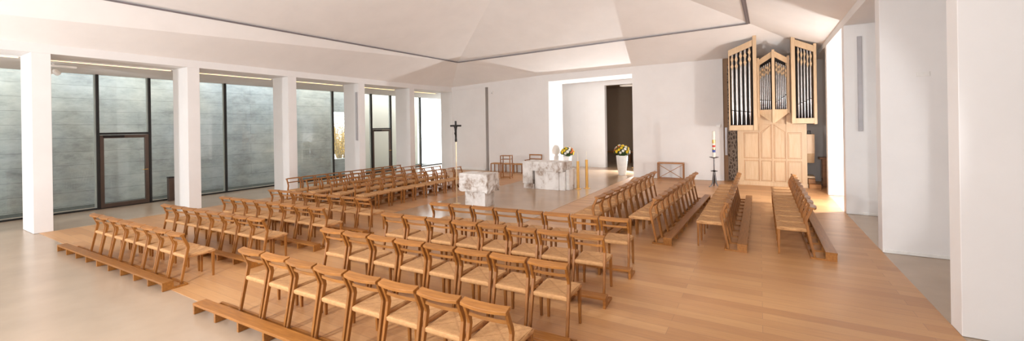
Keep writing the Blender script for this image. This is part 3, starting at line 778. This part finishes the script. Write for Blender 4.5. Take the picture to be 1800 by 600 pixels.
def tower(x0, x1, zs0, zb, zl, zr, n, left, depth, y0, mouth, zmtilt, po):
    # x0..x1 opening with side posts, zl/zr the sloping top at the two sides
    t = bpy.data.objects.new('pipe_tower', None); C.objects.link(t); t.parent = og; t.location = (0, Y(y0), 0)
    sl = (zr - zl) / (x1 - x0); zz = lambda x: zl + sl * (x - x0)
    pw = .075
    hp, lp = (x1, x0) if zr > zl else (x0, x1)
    # tall post on the higher side, plain post on the lower
    if zr > zl:
        MB().box(x1 - pw, x1 + .03, -.05, depth, zs0 - po, zr + .10).build('side_post', 'organ', t, bevel=.004); MB().box(x0, x0 + .035, 0, depth, zs0, zl).build('side_post', 'organ', t, bevel=.003)
    else:
        MB().box(x0 - .03, x0 + pw, -.05, depth, zs0 - po, zl + .10).build('side_post', 'organ', t, bevel=.004); MB().box(x1 - .045, x1 + .03, -.03, depth, zs0 - .02, zr + .08).build('side_post', 'organ', t, bevel=.003)
    fn = lambda a, c, d: (a, d, c)
    a, b = (x0, x1 - pw) if zr > zl else (x0 + pw, x1 - .04)
    MB().prism([(a, zz(a) - .20), (b, zz(b) - .20), (b, zz(b)), (a, zz(a))], fn, -.02, .06).build('top_rail', 'organ', t, bevel=.004)
    MB().box(a, b, -.02, depth, zs0, zs0 + .17).build('sill', 'organ', t, bevel=.004)
    MB().prism([(a + .01, zs0 + .17), (b - .01, zs0 + .17), (b - .01, zz(b) - .1), (a + .01, zz(a) - .1)], fn, depth - .03, depth - .005).build('back_panel', 'blackin', t)
    lo, hi = a + .05, b - .03; st = (hi - lo) / n
    for k in range(n):
        x = lo + st * (k + .5); m = mouth + zmtilt * (k / (n - 1) - .5)
        pipe(t, x, .11, zs0 + .17, m, zz(x) - .16, st * .36)
    pts = []
    for k in range(n):
        x = lo + st * (k + .5)
        for j in range(2): pts.append((x, zz(x) - .36 - .23 * j - (.05 if k % 2 else 0)))
    diamonds(t, pts, .02, st * .38, .125)
    return t
tower(-.88, -.09, 1.87, 1.87, 4.56, 4.88, 5, True, .34, 15.8, 2.50, -.06, .0)
tower(.91, 1.50, 2.07, 2.07, 4.76, 4.46, 5, False, .34, 15.8, 2.76, .16, .0)
# centre: two faces meeting in a prow
t = bpy.data.objects.new('pipe_tower', None); C.objects.link(t); t.parent = og; t.location = (0, 0, 0)
yc, ys = Y(15.85), Y(16.05)
xc = .40
MB().box(xc - .04, xc + .04, yc - .05, yc + .06, 2.10, 4.47).build('side_post', 'organ', t, bevel=.004)
for s, xo in ((-1, -.02), (1, .81)):
    MB().box(xo - .035, xo + .035, ys - .04, ys + .12, 2.30 if s < 0 else 2.42, 4.26).build('side_post', 'organ', t, bevel=.004)
    MB().box(xo - .06 + (.0 if s > 0 else -.03), xo + .06 + (.03 if s > 0 else 0), ys + .12, .3, 2.05, 4.15).build('side_panel', 'organ', t)
    def pt(q, z, dy=0): return (xc + (xo - xc) * q, yc + (ys - yc) * q + dy, z)
    def quad(q0, q1, za0, za1, zb0, zb1, d0, d1, nm, mt='organ'):
        p = [pt(q0, za0, d0), pt(q1, zb0, d0), pt(q1, zb0, d1), pt(q0, za0, d1), pt(q0, za1, d0), pt(q1, zb1, d0), pt(q1, zb1, d1), pt(q0, za1, d1)]
        MB().hexa(p).build(nm, mt, t)
    quad(.09, .94, 4.23, 4.42, 4.01, 4.20, -.02, .05, 'top_rail')
    quad(.09, .94, 2.40, 2.54, 2.40, 2.54, -.02, .2, 'sill')
    quad(.09, .94, 2.12, 2.40, 2.40, 2.401, -.02, .02, 'bracket')
    quad(.09, .94, 2.54, 4.3, 2.54, 4.1, .20, .22, 'back_panel', 'blackin')
    pts = []
    for k in range(6):
        q = .15 + .76 * (k + .5) / 6; p = pt(q, 0, .10); m = 2.80 + (.06 * (5 - k) / 5 if s < 0 else .20 * k / 5) 
        m = 2.86 - .03 * (5 - k) / 5 if s < 0 else 2.78 + .22 * k / 5
        ztop = 4.22 - .22 * q - .26
        pipe(t, p[0], p[1], 2.54, m, ztop + .17, .022)
        for j in range(2): pts.append((q, ztop + .06 - .15 * j - (.05 if k % 2 else 0)))
    mb = MB()
    for q, z in pts:
        p0 = pt(q, z); du = Vector(pt(1, 0)) - Vector(pt(0, 0)); du = du.normalized()
        A = [Vector(p0) + Vector((0, 0, -.085)), Vector(p0) + du * .027, Vector(p0) + Vector((0, 0, .085)), Vector(p0) - du * .027]
        b = len(mb.v); mb.v += [tuple(v + Vector((0, .012, 0))) for v in A] + [tuple(v) for v in A]
        mb.f += [(b, b + 1, b + 2, b + 3), (b + 4, b + 5, b + 6, b + 7)] + [(b + k, b + (k + 1) % 4, b + 4 + (k + 1) % 4, b + 4 + k) for k in range(4)]
    mb.build('pipe_shade', 'organ', t)
# key desk at the side
kd = MB().prism([(.3, .78), (.75, .78), (.75, 1.72), (.1, 1.72), (.1, 1.1)], lambda a, c, d: (d, a, c), 1.30, 1.51).build('key_desk', 'organside', og, bevel=.004)
MB().box(1.30, 1.51, .15, .7, .30, .36).build('pedal_board', 'organ', og, bevel=.003)
MB().box(1.33, 1.44, .2, .4, 1.72, 1.74).box(1.34, 1.36, .25, .35, 1.74, 1.82).box(1.40, 1.42, .25, .35, 1.74, 1.82).box(1.34, 1.42, .25, .35, 1.82, 1.835).build('music_rest', 'black', og)
t = thing('organ_steps', 'two small pale steps at the foot of the organ', 'steps', (1.42, 16.35, 0))
MB().box(-.09, .22, -.22, .1, 0, .14).build('step', 'oakx', t, bevel=.003); MB().box(-.09, .10, .1, .5, 0, .28).build('step', 'oakx', t, bevel=.003)
t = thing('organ_bench', 'dark wooden organ bench in the corner behind the key desk', 'bench', (1.86, 16.9, 0))
MB().box(-.2, .3, -.2, .2, .90, .96).build('seat', 'darkwood', t, bevel=.004)
for y in (-.18, .14): MB().box(-.12, .25, y, y + .04, 0, .90).build('side_panel', 'darkwood', t)
MB().box(-.12, .25, -.14, .14, .2, .26).build('foot_rail', 'darkwood', t)
# ------------------------------------------------------------------ lamps, speakers and small fittings
def speaker(loc, rz, h, lab, m='grey'):
    t = thing('column_speaker', lab, 'speaker', loc, rz)
    MB().box(-.04, .04, -.045, 0, 0, h).build('cabinet', m, t, bevel=.004)
    MB().box(-.032, .032, -.05, -.045, .03, h - .03).build('grille', 'grey', t)
    return t
speaker((1.965, 12.149, 1.9), 0, 2.15, 'slim grey column speaker on the side pier')
speaker((-13.40, 10.788, 1.67), 0, 1.87, 'slim grey column speaker on the colonnade pillar')
speaker((-1.06, yb(-1.06) + .06, .94), math.radians(3), 1.02, 'slim grey column speaker in the recess beside the organ')
speaker((-11.27, yb(-11.27) + .28, .85), math.radians(3), .95, 'slim grey column speaker low in the brown wall slot')
t = thing('wall_sensor', 'small white box high on the rear wall beside the brown slot', 'sensor', (-10.93, yb(-10.93), 3.66))
MB().box(-.06, .06, -.06, 0, 0, .14).build('housing', 'white', t, bevel=.01); MB().box(-.03, .03, -.066, -.06, .03, .07).build('lens', 'grey', t)
t = thing('thermostat', 'round white thermostat on the rear wall above the stools', 'thermostat', (-10.78, yb(-10.78), 1.83), 0)
o = MB().lathe(0, 0, [(.05, 0), (.05, .02), (.04, .03)], 20).build('dial', 'white', t); o.rotation_euler = (PI / 2, 0, 0)
t = thing('wall_lamp', 'small white box lamp on the rear wall above the tall candle', 'lamp', (-1.30, yb(-1.3), 1.98))
MB().box(-.07, .07, -.1, 0, 0, .09).build('housing', 'white', t, bevel=.006); MB().box(-.05, .05, -.09, -.01, -.006, 0).build('diffuser', 'wax', t)
t = thing('switch_plate', 'small white switch plate on the side pier', 'switch', (2.2, 8.86, 2.82))
MB().box(-.08, .08, -.012, 0, 0, .07).build('plate', 'white', t, bevel=.003); MB().box(-.06, -.005, -.016, -.012, .012, .058).box(.005, .06, -.016, -.012, .012, .058).build('rocker', 'white', t)
t = thing('bollard', 'short dark bronze bollard before the glazing beside the second pillar', 'bollard', (-15.62, 5.62, 0))
MB().box(-.07, .07, -.07, .07, .0, .70).build('shaft', 'door', t, bevel=.004); MB().box(-.075, .075, -.075, .075, .70, .74).build('cap', 'dark', t, bevel=.004)
t = thing('ceiling_spotlight', 'white twin spotlight hanging from passage ceiling beside the first pillar', 'spotlight', (-14.62, 2.95, 3.83))
MB().box(-.04, .04, -.1, .42, -.09, -.04).box(-.02, .02, .0, .04, -.04, .0).build('bar', 'white', t, bevel=.004)
for y, rx in ((-.02, .5), (.12, .9)):
    o = MB().lathe(0, 0, [(.05, 0), (.06, .02), (.06, .13), (.03, .16)], 16).build('lamp_head', 'white', t, smooth=True); o.location = (.0, y, -.26); o.rotation_euler = (rx, .3, 0)

# ------------------------------------------------------------------ light
w = bpy.data.worlds.new('world'); bpy.context.scene.world = w; w.use_nodes = True
bg = w.node_tree.nodes['Background']; bg.inputs['Color'].default_value = (.90, .95, 1., 1); bg.inputs['Strength'].default_value = 3.6
def light(name, kind, loc, power, col=(1, 1, 1), aim=None, **k):
    l = bpy.data.lights.new(name, kind); l.energy = power; l.color = col
    for a, v in k.items(): setattr(l, a, v)
    o = bpy.data.objects.new(name, l); C.objects.link(o); o.location = loc
    if aim: o.rotation_euler = (Vector(aim) - Vector(loc)).to_track_quat('-Z', 'Y').to_euler()
    return o
light('strobe_entrance', 'AREA', (-12.2, -2.4, 1.8), 215, (.98, 1, 1.02), (-9.5, 7, 1.3), shape='DISK', size=.3)
light('strobe_viewer', 'POINT', (-1.0, -.9, 2.9), 190, (.98, 1, 1.02), shadow_soft_size=.2)
light('strobe_far', 'SPOT', (.55, .5, 2.5), 520, (.98, 1, 1.02), (-1.6, 12, 1.4), spot_size=math.radians(48), spot_blend=.25, shadow_soft_size=.08)
light('strobe_organ', 'POINT', (2.1, 12.75, 1.35), 205, (1, 1, .99), shadow_soft_size=.06)
light('strobe_opening', 'SPOT', (-4.75, 19.6, .55), 850, (.98, 1, 1.01), (-6.3, 16.4, 2.0), spot_size=math.radians(118), spot_blend=.15, shadow_soft_size=.06)
light('fill_ceiling', 'AREA', (-4.5, -1.5, 2.6), 330, (.98, 1, 1.02), (-5.5, 6.5, 6.6), shape='DISK', size=.6)  # unseen fill lamp, added to brighten the ceiling by bounce
light('fill_entrance', 'AREA', (-5, -5.5, 3.4), 60, (1, 1, 1), (-5, 8, 1.5), shape='RECTANGLE', size=11, size_y=2.5)  # unseen soft fill panel added inside the room behind the camera

sc = bpy.context.scene
sc.view_settings.view_transform = 'Standard'; sc.view_settings.look = 'None'; sc.view_settings.gamma = 1; sc.view_settings.use_curve_mapping = False
sc.view_settings.exposure = .3
sc.cycles.use_denoising = True; sc.cycles.max_bounces = 8; sc.cycles.diffuse_bounces = 5; sc.cycles.sample_clamp_indirect = 8
